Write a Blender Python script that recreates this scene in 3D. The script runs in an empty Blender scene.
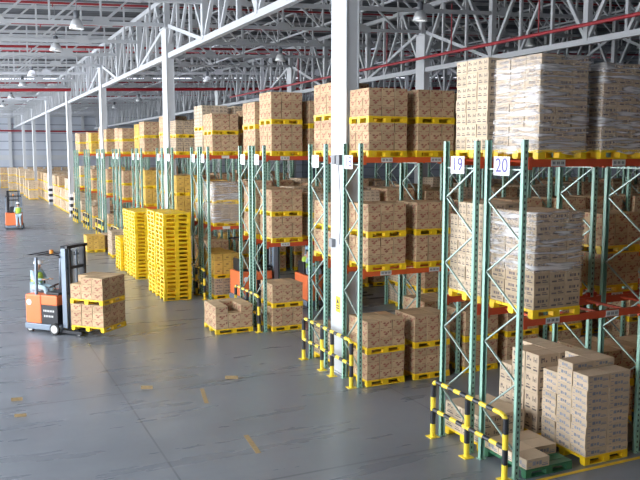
import bpy, math, random
from mathutils import Vector, Matrix
from mathutils.bvhtree import BVHTree
random.seed(7)
R = math.radians
SC = bpy.context.scene
COL = SC.collection

# ------------------------------------------------------------------ camera, sky, exposure
CAMH = 5.4
cam_d = bpy.data.cameras.new('camera'); cam_d.sensor_width = 36; cam_d.lens = 770/640*36
cam_d.clip_start = 0.1; cam_d.clip_end = 500
cam = bpy.data.objects.new('camera', cam_d); COL.objects.link(cam)
cam.location = (0, 0, CAMH); cam.rotation_euler = (R(90-6.5), 0, R(-24.9))
SC.camera = cam
SC.view_settings.view_transform = 'Standard'
SC.view_settings.look = 'None'; SC.view_settings.gamma = 1; SC.view_settings.use_curve_mapping = False
SC.view_settings.exposure = 0.38
world = bpy.data.worlds.new('sky'); SC.world = world; world.use_nodes = True
bg = world.node_tree.nodes['Background']; bg.inputs[0].default_value = (0.93, 0.965, 1.0, 1); bg.inputs[1].default_value = 5.5

# ------------------------------------------------------------------ materials
def mat(name, col, rough=.6, metal=0., spec=.5):
    m = bpy.data.materials.new(name); m.use_nodes = True
    b = m.node_tree.nodes['Principled BSDF']
    b.inputs['Base Color'].default_value = (*col, 1); b.inputs['Roughness'].default_value = rough
    b.inputs['Metallic'].default_value = metal; b.inputs['Specular IOR Level'].default_value = spec
    return m
def nn(m, t, **kw):
    n = m.node_tree.nodes.new(t)
    for k, v in kw.items(): setattr(n, k, v)
    return n
def lk(m, a, b): m.node_tree.links.new(a, b)
def vary(m, col, amt=.18, scale=3., island=True, bump=0., stretch=None):
    """noise and per-piece tone variation of the base colour"""
    b = m.node_tree.nodes['Principled BSDF']
    tc = nn(m, 'ShaderNodeTexCoord'); src = tc.outputs['Object']
    if stretch:
        mp = nn(m, 'ShaderNodeMapping'); mp.inputs['Scale'].default_value = stretch
        lk(m, src, mp.inputs['Vector']); src = mp.outputs['Vector']
    no = nn(m, 'ShaderNodeTexNoise'); no.inputs['Scale'].default_value = scale; no.inputs['Detail'].default_value = 5
    lk(m, src, no.inputs['Vector'])
    val = no.outputs['Fac']
    if island:
        g = nn(m, 'ShaderNodeNewGeometry'); oi = nn(m, 'ShaderNodeObjectInfo')
        s = nn(m, 'ShaderNodeMath', operation='ADD'); lk(m, g.outputs['Random Per Island'], s.inputs[0]); lk(m, oi.outputs['Random'], s.inputs[1])
        fr = nn(m, 'ShaderNodeMath', operation='FRACT'); lk(m, s.outputs[0], fr.inputs[0])
        mx = nn(m, 'ShaderNodeMath', operation='ADD'); lk(m, val, mx.inputs[0]); lk(m, fr.outputs[0], mx.inputs[1])
        hf = nn(m, 'ShaderNodeMath', operation='MULTIPLY'); lk(m, mx.outputs[0], hf.inputs[0]); hf.inputs[1].default_value = .5
        val = hf.outputs[0]
    cr = nn(m, 'ShaderNodeValToRGB')
    cr.color_ramp.elements[0].position = .2; cr.color_ramp.elements[1].position = .8
    cr.color_ramp.elements[0].color = (*[c*(1-amt) for c in col], 1)
    cr.color_ramp.elements[1].color = (*[min(1, c*(1+amt)) for c in col], 1)
    lk(m, val, cr.inputs['Fac']); lk(m, cr.outputs['Color'], b.inputs['Base Color'])
    if bump:
        bp = nn(m, 'ShaderNodeBump'); bp.inputs['Strength'].default_value = bump; lk(m, no.outputs['Fac'], bp.inputs['Height']); lk(m, bp.outputs[0], b.inputs['Normal'])
    return m
def vm(name, col, rough=.7, amt=.15, scale=3., **kw):
    m = mat(name, col, rough, kw.pop('metal', 0.), kw.pop('spec', .5)); return vary(m, col, amt, scale, **kw)

M = {}
M['kraft'] = vm('kraft_board', (.55, .395, .245), .85, .16, 6, spec=.2)
M['pale'] = vm('pale_board', (.60, .48, .35), .85, .12, 6, spec=.2)
M['grey_board'] = vm('greyish_board', (.51, .395, .275), .85, .14, 6, spec=.2)
M['yellow_board'] = vm('yellow_board', (.66, .42, .10), .8, .14, 6, spec=.2)
M['red_ink'] = vm('red_ink', (.36, .13, .09), .8, .25, 9)
M['dark_ink'] = vm('dark_ink', (.16, .13, .13), .8, .2, 9)
M['blue_ink'] = vm('blue_ink', (.25, .27, .34), .8, .2, 9)
M['brown_ink'] = vm('brown_ink', (.36, .18, .05), .8, .2, 9)
M['tape'] = mat('packing_tape', (.50, .34, .16), .3)
M['yellow_plastic'] = vm('yellow_plastic', (.90, .60, .015), .45, .12, 5)
M['green_plastic'] = vm('green_plastic', (.04, .17, .085), .5, .15, 5)
M['teal'] = mat('rack_green_paint', (.29, .51, .42), .4)
M['orange'] = vm('orange_beam_paint', (.74, .13, .035), .4, .15, 2, island=False)
M['redbeam'] = vm('red_beam_paint', (.60, .085, .035), .4, .15, 2, island=False)
M['galv'] = mat('galvanised_steel', (.36, .47, .44), .4, .4)
M['white_steel'] = vm('white_painted_steel', (.53, .55, .58), .45, .06, .8, island=False)
M['truss_steel'] = vm('truss_white_paint', (.43, .45, .48), .5, .06, .8, island=False)
M['grey_steel'] = vm('grey_painted_steel', (.42, .44, .47), .5, .1, 1, island=False)
M['red_pipe'] = mat('red_pipe_paint', (.28, .02, .028), .4)
M['fire_main'] = mat('fire_main_paint', (.34, .02, .03), .4)
M['hy'] = mat('hazard_yellow', (.88, .66, .05), .4)
M['hk'] = mat('hazard_black', (.02, .022, .03), .4)
M['plate'] = mat('sign_white', (.80, .80, .86), .5)
M['plate_ink'] = mat('sign_ink', (.10, .08, .30), .5)
M['label'] = mat('beam_label_grey', (.66, .66, .66), .5)
M['label_ink'] = mat('beam_label_ink', (.12, .12, .14), .5)
M['truck_orange'] = vm('truck_orange', (.85, .20, .07), .35, .06, 2, island=False)
M['truck_grey'] = mat('truck_blue_grey', (.22, .27, .34), .4, .3)
M['truck_black'] = mat('truck_black', (.018, .02, .026), .35)
M['rubber'] = mat('rubber', (.03, .03, .03), .8)
M['wheel'] = mat('wheel_grey', (.55, .56, .56), .5)
M['amber'] = mat('amber_lamp', (.75, .28, .03), .3)
M['skin'] = mat('skin', (.55, .33, .23), .6)
M['hair'] = mat('black_hair', (.015, .012, .01), .7)
M['shirt'] = vm('light_blue_cloth', (.50, .66, .76), .9, .12, 12, island=False)
M['vest'] = vm('yellow_green_cloth', (.50, .72, .10), .8, .12, 12, island=False)
M['reflective'] = mat('reflective_band', (.75, .77, .75), .3)
M['helmet'] = mat('white_helmet', (.86, .88, .92), .3)
M['bluehelmet'] = mat('blue_helmet', (.35, .58, .75), .3)
M['shoe'] = mat('black_leather', (.02, .02, .02), .5)
M['eye'] = mat('eye_white', (.8, .8, .8), .3)
M['lamp_shell'] = mat('lamp_aluminium', (.72, .74, .77), .3, .35)
M['lamp_dark'] = mat('lamp_dark_housing', (.10, .11, .13), .4)
M['cable'] = mat('cable_grey', (.25, .26, .28), .6)
M['floor_mark'] = vm('worn_orange_tape', (.32, .225, .11), .6, .35, 14, island=False)
M['yellow_line'] = vm('yellow_line_paint', (.80, .52, .03), .5, .12, 6, island=False)
M['sticker'] = mat('sticker_yellow', (.85, .58, .04), .5)
def emis(name, col, s):
    m = bpy.data.materials.new(name); m.use_nodes = True; b = m.node_tree.nodes['Principled BSDF']
    b.inputs['Base Color'].default_value = (*col, 1); b.inputs['Emission Color'].default_value = (*col, 1); b.inputs['Emission Strength'].default_value = s
    return m
M['skylight'] = emis('skylight_panel', (.86, .88, 1.0), 1.6)
M['bulb'] = emis('lamp_glow', (.95, .97, 1.0), 1.3)

def perforated():
    """teal paint with the row of dark slots punched every 5 cm (object space)"""
    m = M['teal']; b = m.node_tree.nodes['Principled BSDF']
    tc = nn(m, 'ShaderNodeTexCoord'); sp = nn(m, 'ShaderNodeSeparateXYZ'); lk(m, tc.outputs['Object'], sp.inputs[0])
    mo = nn(m, 'ShaderNodeMath', operation='PINGPONG'); lk(m, sp.outputs['Z'], mo.inputs[0]); mo.inputs[1].default_value = .05
    lt = nn(m, 'ShaderNodeMath', operation='LESS_THAN'); lk(m, mo.outputs[0], lt.inputs[0]); lt.inputs[1].default_value = .022
    ax = nn(m, 'ShaderNodeMath', operation='ABSOLUTE'); lk(m, sp.outputs['X'], ax.inputs[0])
    lx = nn(m, 'ShaderNodeMath', operation='LESS_THAN'); lk(m, ax.outputs[0], lx.inputs[0]); lx.inputs[1].default_value = .014
    g = nn(m, 'ShaderNodeNewGeometry'); sn = nn(m, 'ShaderNodeSeparateXYZ'); lk(m, g.outputs['Normal'], sn.inputs[0])
    ny = nn(m, 'ShaderNodeMath', operation='ABSOLUTE'); lk(m, sn.outputs['Y'], ny.inputs[0])
    gy = nn(m, 'ShaderNodeMath', operation='GREATER_THAN'); lk(m, ny.outputs[0], gy.inputs[0]); gy.inputs[1].default_value = .7
    a = nn(m, 'ShaderNodeMath', operation='MULTIPLY'); lk(m, lt.outputs[0], a.inputs[0]); lk(m, lx.outputs[0], a.inputs[1])
    a2 = nn(m, 'ShaderNodeMath', operation='MULTIPLY'); lk(m, a.outputs[0], a2.inputs[0]); lk(m, gy.outputs[0], a2.inputs[1])
    mx = nn(m, 'ShaderNodeMix', data_type='RGBA'); lk(m, a2.outputs[0], mx.inputs[0])
    mx.inputs[6].default_value = (.29, .51, .42, 1); mx.inputs[7].default_value = (.015, .03, .025, 1)
    lk(m, mx.outputs[2], b.inputs['Base Color'])
perforated()

def floor_mat():
    m = bpy.data.materials.new('polished_concrete'); m.use_nodes = True; b = m.node_tree.nodes['Principled BSDF']
    tc = nn(m, 'ShaderNodeTexCoord')
    def noise(sc, det, stretch=(1, 1, 1), rot=0):
        mp = nn(m, 'ShaderNodeMapping'); mp.inputs['Scale'].default_value = stretch; mp.inputs['Rotation'].default_value = (0, 0, rot); lk(m, tc.outputs['Object'], mp.inputs[0])
        n = nn(m, 'ShaderNodeTexNoise'); n.inputs['Scale'].default_value = sc; n.inputs['Detail'].default_value = det; lk(m, mp.outputs[0], n.inputs['Vector']); return n.outputs['Fac']
    n1 = noise(.35, 6); n2 = noise(1.2, 8, (.35, 1.6, 1)); n3 = noise(9, 4)
    a = nn(m, 'ShaderNodeMath', operation='MULTIPLY_ADD'); lk(m, n1, a.inputs[0]); a.inputs[1].default_value = .58
    s = nn(m, 'ShaderNodeMath', operation='MULTIPLY'); lk(m, n2, s.inputs[0]); s.inputs[1].default_value = .34; lk(m, s.outputs[0], a.inputs[2])
    a2 = nn(m, 'ShaderNodeMath', operation='MULTIPLY_ADD'); lk(m, n3, a2.inputs[0]); a2.inputs[1].default_value = .12; lk(m, a.outputs[0], a2.inputs[2])
    cr = nn(m, 'ShaderNodeValToRGB'); e = cr.color_ramp.elements
    e[0].position = .24; e[0].color = (.105, .119, .145, 1); e[1].position = .72; e[1].color = (.225, .248, .285, 1)
    lk(m, a2.outputs[0], cr.inputs[0])
    # saw-cut joints every 5.7 m, slightly wandering, and a worn light track along them
    sp = nn(m, 'ShaderNodeSeparateXYZ'); lk(m, tc.outputs['Object'], sp.inputs[0])
    def joint(axis, period, off, w):
        o = nn(m, 'ShaderNodeMath', operation='ADD'); lk(m, sp.outputs[axis], o.inputs[0]); o.inputs[1].default_value = off
        p = nn(m, 'ShaderNodeMath', operation='PINGPONG'); lk(m, o.outputs[0], p.inputs[0]); p.inputs[1].default_value = period/2
        l = nn(m, 'ShaderNodeMath', operation='LESS_THAN'); lk(m, p.outputs[0], l.inputs[0]); l.inputs[1].default_value = w; return l.outputs[0]
    j = nn(m, 'ShaderNodeMath', operation='MAXIMUM'); lk(m, joint('Y', 5.7, -17.15, .028), j.inputs[0]); lk(m, joint('X', 5.7, -3.05, .018), j.inputs[1])
    mx = nn(m, 'ShaderNodeMix', data_type='RGBA'); jm = nn(m, 'ShaderNodeMath', operation='MULTIPLY'); lk(m, j.outputs[0], jm.inputs[0]); jm.inputs[1].default_value = .75
    lk(m, jm.outputs[0], mx.inputs[0]); lk(m, cr.outputs[0], mx.inputs[6]); mx.inputs[7].default_value = (.07, .08, .095, 1)
    lk(m, mx.outputs[2], b.inputs['Base Color'])
    rr = nn(m, 'ShaderNodeMapRange'); lk(m, n2, rr.inputs[0]); rr.inputs[1].default_value = .3; rr.inputs[2].default_value = .7; rr.inputs[3].default_value = .25; rr.inputs[4].default_value = .34
    lk(m, rr.outputs[0], b.inputs['Roughness']); b.inputs['Specular IOR Level'].default_value = .6
    bp = nn(m, 'ShaderNodeBump'); bp.inputs['Strength'].default_value = .04; lk(m, n3, bp.inputs['Height']); lk(m, bp.outputs[0], b.inputs['Normal'])
    return m
M['floor'] = floor_mat()

def ribbed(name, col, axis, period, dark, rough=.6, frac=.12):
    m = mat(name, col, rough); b = m.node_tree.nodes['Principled BSDF']
    tc = nn(m, 'ShaderNodeTexCoord'); sp = nn(m, 'ShaderNodeSeparateXYZ'); lk(m, tc.outputs['Object'], sp.inputs[0])
    p = nn(m, 'ShaderNodeMath', operation='PINGPONG'); lk(m, sp.outputs[axis], p.inputs[0]); p.inputs[1].default_value = period/2
    l = nn(m, 'ShaderNodeMath', operation='LESS_THAN'); lk(m, p.outputs[0], l.inputs[0]); l.inputs[1].default_value = period/2*frac
    no = nn(m, 'ShaderNodeTexNoise'); no.inputs['Scale'].default_value = .25; lk(m, tc.outputs['Object'], no.inputs['Vector'])
    c = nn(m, 'ShaderNodeMix', data_type='RGBA'); lk(m, no.outputs['Fac'], c.inputs[0]); c.inputs[6].default_value = (*[x*.8 for x in col], 1); c.inputs[7].default_value = (*[min(1, x*1.2) for x in col], 1)
    mx = nn(m, 'ShaderNodeMix', data_type='RGBA'); lk(m, l.outputs[0], mx.inputs[0]); lk(m, c.outputs[2], mx.inputs[6]); mx.inputs[7].default_value = (*dark, 1)
    lk(m, mx.outputs[2], b.inputs['Base Color']); return m
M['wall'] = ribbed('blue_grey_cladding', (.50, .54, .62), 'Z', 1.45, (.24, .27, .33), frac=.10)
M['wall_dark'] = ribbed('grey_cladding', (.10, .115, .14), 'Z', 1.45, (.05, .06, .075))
M['roof'] = ribbed('roof_decking', (.075, .085, .10), 'Y', .6, (.03, .035, .04), frac=.3)

def film_mat():
    m = bpy.data.materials.new('stretch_film'); m.use_nodes = True; b = m.node_tree.nodes['Principled BSDF']
    b.inputs['Base Color'].default_value = (.82, .82, .86, 1); b.inputs['Roughness'].default_value = .16; b.inputs['Specular IOR Level'].default_value = .9
    tc = nn(m, 'ShaderNodeTexCoord')
    def streak(rot, sc, lo, hi, amp):
        mp = nn(m, 'ShaderNodeMapping'); mp.inputs['Scale'].default_value = (.8, .8, 9); mp.inputs['Rotation'].default_value = rot; lk(m, tc.outputs['Object'], mp.inputs[0])
        n = nn(m, 'ShaderNodeTexNoise'); n.inputs['Scale'].default_value = sc; n.inputs['Detail'].default_value = 5; n.inputs['Distortion'].default_value = .6; lk(m, mp.outputs[0], n.inputs['Vector'])
        r = nn(m, 'ShaderNodeMapRange'); lk(m, n.outputs['Fac'], r.inputs[0]); r.inputs[1].default_value = lo; r.inputs[2].default_value = hi; r.inputs[3].default_value = 0; r.inputs[4].default_value = amp
        return r.outputs[0], n.outputs['Fac']
    s1, f1 = streak((.06, .04, 0), 1.6, .50, .66, .55); s2, f2 = streak((.35, .3, 0), 1.9, .56, .70, .75)
    mxx = nn(m, 'ShaderNodeMath', operation='MAXIMUM'); lk(m, s1, mxx.inputs[0]); lk(m, s2, mxx.inputs[1])
    ad = nn(m, 'ShaderNodeMath', operation='ADD', use_clamp=True); lk(m, mxx.outputs[0], ad.inputs[0]); ad.inputs[1].default_value = .12
    lk(m, ad.outputs[0], b.inputs['Alpha'])
    bp = nn(m, 'ShaderNodeBump'); bp.inputs['Strength'].default_value = .5; bp.inputs['Distance'].default_value = .05; lk(m, f1, bp.inputs['Height']); lk(m, bp.outputs[0], b.inputs['Normal'])
    return m
M['film'] = film_mat()

# ------------------------------------------------------------------ mesh helpers
class MB:
    def __init__(s): s.v = []; s.f = []; s.m = []
    def box(s, x0, x1, y0, y1, z0, z1, mi=0, T=None):
        n = len(s.v)
        p = [(x0,y0,z0),(x1,y0,z0),(x1,y1,z0),(x0,y1,z0),(x0,y0,z1),(x1,y0,z1),(x1,y1,z1),(x0,y1,z1)]
        if T: p = [tuple(T @ Vector(q)) for q in p]
        s.v += p
        s.f += [(n,n+3,n+2,n+1),(n+4,n+5,n+6,n+7),(n,n+1,n+5,n+4),(n+1,n+2,n+6,n+5),(n+2,n+3,n+7,n+6),(n+3,n,n+4,n+7)]
        s.m += [mi]*6; return s
    def bar(s, a, b, w, h=None, mi=0):
        """square bar from a to b"""
        a, b = Vector(a), Vector(b); d = b-a; L = d.length; h = h or w
        q = d.to_track_quat('Z', 'Y').to_matrix().to_4x4(); T = Matrix.Translation(a) @ q
        return s.box(-w/2, w/2, -h/2, h/2, 0, L, mi, T)
    def cyl(s, a, b, r, r2=None, seg=10, mi=0, cap=True):
        a, b = Vector(a), Vector(b); r2 = r if r2 is None else r2; d = b-a
        T = d.to_track_quat('Z', 'Y').to_matrix(); n = len(s.v)
        for k in range(seg):
            c = Vector((math.cos(2*math.pi*k/seg), math.sin(2*math.pi*k/seg), 0)); s.v += [tuple(a+T@(c*r)), tuple(b+T@(c*r2))]
        for k in range(seg):
            j = (k+1) % seg; s.f.append((n+2*k, n+2*j, n+2*j+1, n+2*k+1)); s.m.append(mi)
        if cap:
            s.f.append(tuple(n+2*k for k in reversed(range(seg)))); s.f.append(tuple(n+2*k+1 for k in range(seg))); s.m += [mi, mi]
        return s
    def lathe(s, prof, seg=16, mi=0, o=(0, 0, 0)):
        n = len(s.v)
        for r, z in prof:
            for k in range(seg): s.v.append((o[0]+r*math.cos(2*math.pi*k/seg), o[1]+r*math.sin(2*math.pi*k/seg), o[2]+z))
        for i in range(len(prof)-1):
            for k in range(seg):
                j = (k+1) % seg; s.f.append((n+i*seg+k, n+i*seg+j, n+(i+1)*seg+j, n+(i+1)*seg+k)); s.m.append(mi)
        return s
    def quad(s, p, mi=0):
        n = len(s.v); s.v += [tuple(q) for q in p]; s.f.append(tuple(range(n, n+len(p)))); s.m.append(mi); return s
    def mesh(s, name, mats):
        me = bpy.data.meshes.new(name); me.from_pydata(s.v, [], s.f)
        for k in mats: me.materials.append(M[k])
        me.polygons.foreach_set('material_index', s.m); me.update(); return me
    def build(s, name, mats, parent=None, bevel=0, smooth=False, loc=None):
        if isinstance(mats, str): mats = [mats]
        me = s.mesh(name, mats)
        if smooth: me.polygons.foreach_set('use_smooth', [True]*len(me.polygons))
        o = link(name, me, parent)
        if loc: o.location = loc
        if bevel:
            b = o.modifiers.new('bevel', 'BEVEL'); b.width = bevel; b.segments = 2; b.limit_method = 'ANGLE'
        return o
def link(name, data, parent=None):
    o = bpy.data.objects.new(name, data); COL.objects.link(o)
    if parent: o.parent = parent
    return o
def tag(o, label, cat, group=None, kind=None):
    o['label'] = label; o['category'] = cat
    if group: o['group'] = group
    if kind: o['kind'] = kind
    return o
def thing(name, label, cat, loc=(0, 0, 0), rz=0, group=None):
    o = link(name, None); o.location = loc; o.rotation_euler = (0, 0, rz); return tag(o, label, cat, group)
def structure(name, mb, m, label=None):
    o = mb.build(name, m); o['kind'] = 'structure'
    if label: o['label'] = label
    return o
def copy_tree(o, parent=None):
    c = o.copy(); COL.objects.link(c); c.parent = parent
    for ch in list(o.children): copy_tree(ch, c)
    return c
ORD = ['zeroth','first','second','third','fourth','fifth','sixth','seventh','eighth','ninth','tenth','eleventh','twelfth','thirteenth','fourteenth','fifteenth','sixteenth','seventeenth','eighteenth','nineteenth','twentieth','twenty-first','twenty-second','twenty-third']

# ------------------------------------------------------------------ the hall
XL, XR, YF, YB = -9., 62., -6., 142.
RS = .042                                   # roof slope
def roofz(x): return 12.55 + RS*x
structure('floor', MB().box(XL, XR, YF, YB, -.2, 0), 'floor')
structure('wall_back', MB().box(XL, XR, YB, YB+.2, 0, roofz(XR)+.3), 'wall')
structure('wall_front_blocker', MB().box(XL, XR, YF-.2, YF, 0, roofz(XR)), 'wall_dark')  # end wall out of view, added to cut light from behind the camera
structure('wall_left_blocker', MB().box(XL-.2, XL, YF, 1, 0, roofz(XL)), 'wall_dark')  # unseen stretch of wall, added and sized to keep side light off rack fronts
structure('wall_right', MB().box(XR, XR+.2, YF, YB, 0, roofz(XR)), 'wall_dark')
rf = MB(); T = Matrix.Rotation(-math.atan(RS), 4, 'Y')
n = [(XL, YF, roofz(XL)), (XR, YF, roofz(XR)), (XR, YB, roofz(XR)), (XL, YB, roofz(XL))]
rf.v = n + [(a, b, c+.15) for a, b, c in n]; rf.f = [(0,3,2,1),(4,5,6,7),(0,1,5,4),(1,2,6,5),(2,3,7,6),(3,0,4,7)]; rf.m = [0]*6
structure('ceiling', rf, 'roof')
structure('trim_1', MB().box(XL, XR, YB-.35, YB, 4.1, 4.9), 'white_steel')
for i, x in enumerate([1.5, 7.5, 13.5, 19.5, 25.5]):
    structure('trim_%d' % (i+2), MB().box(x, x+.5, YB-.5, YB-.35, 0, roofz(x)), 'white_steel')
# translucent roof strips
def skylight(i, x0, x1, y0, y1):
    mb = MB(); z0, z1 = roofz(x0)-.06, roofz(x1)-.06
    mb.v = [(x0,y0,z0),(x1,y0,z1),(x1,y1,z1),(x0,y1,z0),(x0,y0,z0+.04),(x1,y0,z1+.04),(x1,y1,z1+.04),(x0,y1,z0+.04)]
    mb.f = [(0,3,2,1),(4,5,6,7),(0,1,5,4),(1,2,6,5),(2,3,7,6),(3,0,4,7)]; mb.m = [0]*6
    structure('window_%d' % i, mb, 'skylight')
for i, (x0, x1, y0, y1) in enumerate([(-8, 60, 53.2, 55), (23.5, 34, 18.5, 20.5), (-8, 60, 82.5, 84.5), (-8, 60, 116, 118)]):
    skylight(i+1, x0, x1, y0, y1)

# ------------------------------------------------------------------ columns
COLY = [16.22+17.1*i for i in range(-1, 7)]
def column(x, y, top, label, stripes):
    t = thing('steel_column', label, 'column', (x, y, 0), 0, 'white steel columns')
    MB().box(0, .03, 0, .8, 0, top).box(.31, .34, 0, .8, 0, top).box(.03, .31, .02, .05, 0, top).box(.03, .31, .75, .78, 0, top).build('shaft', 'white_steel', t)
    MB().box(-.06, .40, .0, .8, 0, .03).build('base_plate', 'white_steel', t)
    MB().box(-.08, .42, -.06, .86, top, top+.05).build('cap_plate', 'white_steel', t)
    if stripes:
        mb = MB()
        for k in range(6): mb.box(-.012, .352, -.012, .812, .25+k*.28, .25+k*.28+.28, k % 2)
        mb.build('hazard_band', ['hk', 'plate'], t)
    return t
cols = []
for i, y in enumerate(COLY):
    nm = ['near the camera', 'between racks seventeen and eighteen, with a warning sticker', 'second from the front in the aisle line, beyond yellow pallet stacks',
          'third in the aisle line', 'fourth in the aisle line, striped at its foot', 'fifth in the aisle line', 'sixth in the aisle line', 'last in the aisle line before the far wall'][i]
    if i == 0: continue
    cols.append(column(8.2, y, 10.65, 'tall white steel column, ' + nm, i >= 4))
for i, y in enumerate(COLY):
    if i in (2, 3, 4): column(21.2, y, 11.2, 'white steel column far right under the second roof girder, %s one back' % ORD[i-1], False)
# details on the column by rack 18
c1 = cols[0]
MB().box(-.012, 0, .28, .50, 1.52, 1.90).build('warning_sticker', 'sticker', c1)
st = c1.children[-1]
MB().quad([(-.016, .46, 1.74), (-.016, .32, 1.74), (-.016, .39, 1.86)]).box(-.016, -.012, .31, .47, 1.66, 1.69).box(-.016, -.012, .31, .47, 1.60, 1.63).build('sticker_print', 'hk', st)
MB().box(-.03, .37, -.012, .812, 5.28, 5.31).box(-.03, .37, -.012, .812, 5.12, 5.15).build('strap_band', 'grey_steel', c1)
MB().box(-.12, -.03, .12, .30, 5.10, 5.34).box(-.12, -.03, .36, .52, 5.12, 5.33).build('junction_box', 'lamp_dark', c1)
mb = MB(); pr = None
for k in range(13):
    a = k/12; q = (-.05, .30-.12*math.sin(a*2.6), 5.1-1.9*a)
    if pr: mb.cyl(pr, q, .012, seg=6)
    pr = q
mb.build('hanging_cable', 'cable', c1)
MB().box(-.10, 0, .55, .72, 3.1, 3.3).build('socket_box', 'cable', c1)

# ------------------------------------------------------------------ roof steel
def chordz(x): return 10.52 + RS*x
def gusset(mb, x, z, s):
    n = len(mb.v)
    for yy in (-.09, .09): mb.v += [(x-.46, yy, z-.09), (x+.46, yy, z-.09), (x+.22, yy, z+.26), (x-.22, yy, z+.26)]
    mb.f += [(n, n+1, n+2, n+3), (n+7, n+6, n+5, n+4)] + [(n+i, n+4+i, n+4+(i+1) % 4, n+(i+1) % 4) for i in range(4)]; mb.m += [0]*6
def cross_truss(y, label, detailed, x1=56):
    t = thing('roof_truss', label, 'roof truss', (0, y, 0), 0, 'roof trusses across the hall')
    x0 = -7.0; P = 2.05; n = int((x1-x0)/P)
    M1 = MB().bar((x0, 0, chordz(x0)), (x1, 0, chordz(x1)), .15, .15)
    M2 = MB().bar((x0, 0, chordz(x0)+1.75), (x1, 0, chordz(x1)+1.75), .14, .14)
    vs, ds, gs, gl = [], [], MB(), []
    for k in range(n+1):
        x = x0+.3+k*P; z = chordz(x)
        vs.append(((x, 0, z), (x, 0, z+1.75), .075))
        if x+P < x1:
            up = (x < 8.3 or x > 34)
            a, b = ((x, 0, z), (x+P, 0, chordz(x+P)+1.75)) if up else ((x, 0, z+1.75), (x+P, 0, chordz(x+P)))
            ds.append((a, b, .08))
        if k % 2 == 0:
            g_ = MB(); gusset(g_, x, z, 1); gl.append(g_); gusset(gs, x, z, 1)
    if detailed:
        M1.build('bottom_chord', 'truss_steel', t); M2.build('top_chord', 'truss_steel', t); 
        for g_ in gl: g_.build('gusset_plate', 'truss_steel', t)
        for a, b, w in vs: MB().bar(a, b, w).build('vertical_strut', 'truss_steel', t)
        for a, b, w in ds: MB().bar(a, b, w).build('diagonal_strut', 'truss_steel', t)
    else:
        for o in (M2, gs):
            nv = len(M1.v); M1.v += o.v; M1.f += [tuple(i+nv for i in f) for f in o.f]; M1.m += o.m
        for a, b, w in vs+ds: M1.bar(a, b, w)
        M1.build('truss_frame', 'truss_steel', t)
for k in range(-2, 18):
    y = 33.8+5.7*k
    if y > 141: break
    lab = 'white steel truss across the roof, %s counted from the camera' % ORD[k+3]
    cross_truss(y, lab, -1 <= k <= 5)
def girder(x, label, zt, detailed):
    zb = 9.52 if x < 10 else 9.5
    t = thing('roof_girder', label, 'roof girder', (x, 0, 0), 0, 'roof girders along the hall')
    MB().bar((0, 2, zb), (0, 139, zb), .20, .22).build('bottom_chord', 'truss_steel', t)
    MB().bar((0, 2, zt), (0, 139, zt), .2, .2).build('top_chord', 'truss_steel', t)
    far = MB()
    for k in range(72):
        y = 5.3+1.9*k - 0.0
        if y > 137: break
        main = (k % 3 == 0); w = .24 if main else .12
        near = detailed and y < 70
        tgt = MB() if near else far
        tgt.bar((0, y, zb), (0, y, zt), w)
        if near: tgt.build('vertical_strut', 'truss_steel', t)
        tgt = MB() if near else far
        if k % 3 == 0: tgt.bar((0, y, zb), (0, y+1.9, zt), .13)
        elif k % 3 == 1: tgt.bar((0, y, zt), (0, y+1.9, zb), .11)
        else: tgt.bar((0, y, zt), (0, y+1.9, zb), .13)
        if near: tgt.build('diagonal_strut', 'truss_steel', t)
    far.build('far_web', 'truss_steel', t)
    for ya, yb in ((33.3, 28.1), (34.2, 39.5), (50.4, 45.2), (51.3, 56.6)): MB().bar((0, ya, chordz(x)-.1), (0, yb, zb), .15).build('column_brace', 'truss_steel', t)
girder(8.37, 'heavy white roof girder running over the aisle-side column line', 12.0, True)
girder(21.35, 'heavy white roof girder on the right above the rack loads', 12.6, True)
girder(34.3, 'distant white roof girder farthest to the right', 13.1, False)
# light lengthwise joists with V webs
for i, x in enumerate([-3.4, 12.6, 16.9, 29.9]):
    t = thing('roof_joist', 'slim white lengthwise roof joist, %s from the left' % ORD[i+1], 'roof joist', (x, 0, 0), 0, 'lengthwise roof joists')
    zb = chordz(x)+.55; zt = chordz(x)+1.72
    MB().bar((0, 4, zb), (0, 139, zb), .09).build('bottom_chord', 'truss_steel', t)
    MB().bar((0, 4, zt), (0, 139, zt), .09).build('top_chord', 'truss_steel', t)
    mb = MB(); y = 5.3
    while y < 138:
        mb.bar((0, y, zt), (0, y+.95, zb), .055); mb.bar((0, y+.95, zb), (0, y+1.9, zt), .055); y += 1.9
    mb.build('web', 'truss_steel', t)
# purlins on top
def ordw(n):
    if n < 20: return ORD[n]
    t_ = ['twent', 'thirt', 'fort', 'fift'][n//10-2]
    return t_+'ieth' if n % 10 == 0 else t_+'y-'+ORD[n % 10]
for k, y in enumerate([4.5+2.85*i for i in range(48)]):
    x0, x1 = -8, 58
    mb = MB().bar((x0, y, roofz(x0)-.15), (x1, y, roofz(x1)-.15), .10, .16)
    if abs(y-54.1) < 1.1 or abs(y-19.5) < 1.2: continue
    tag(mb.build('roof_purlin', 'grey_steel'), 'grey purlin under the roof decking, %s row counted from the camera' % ordw(k+1), 'purlin', 'roof purlins')
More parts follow.
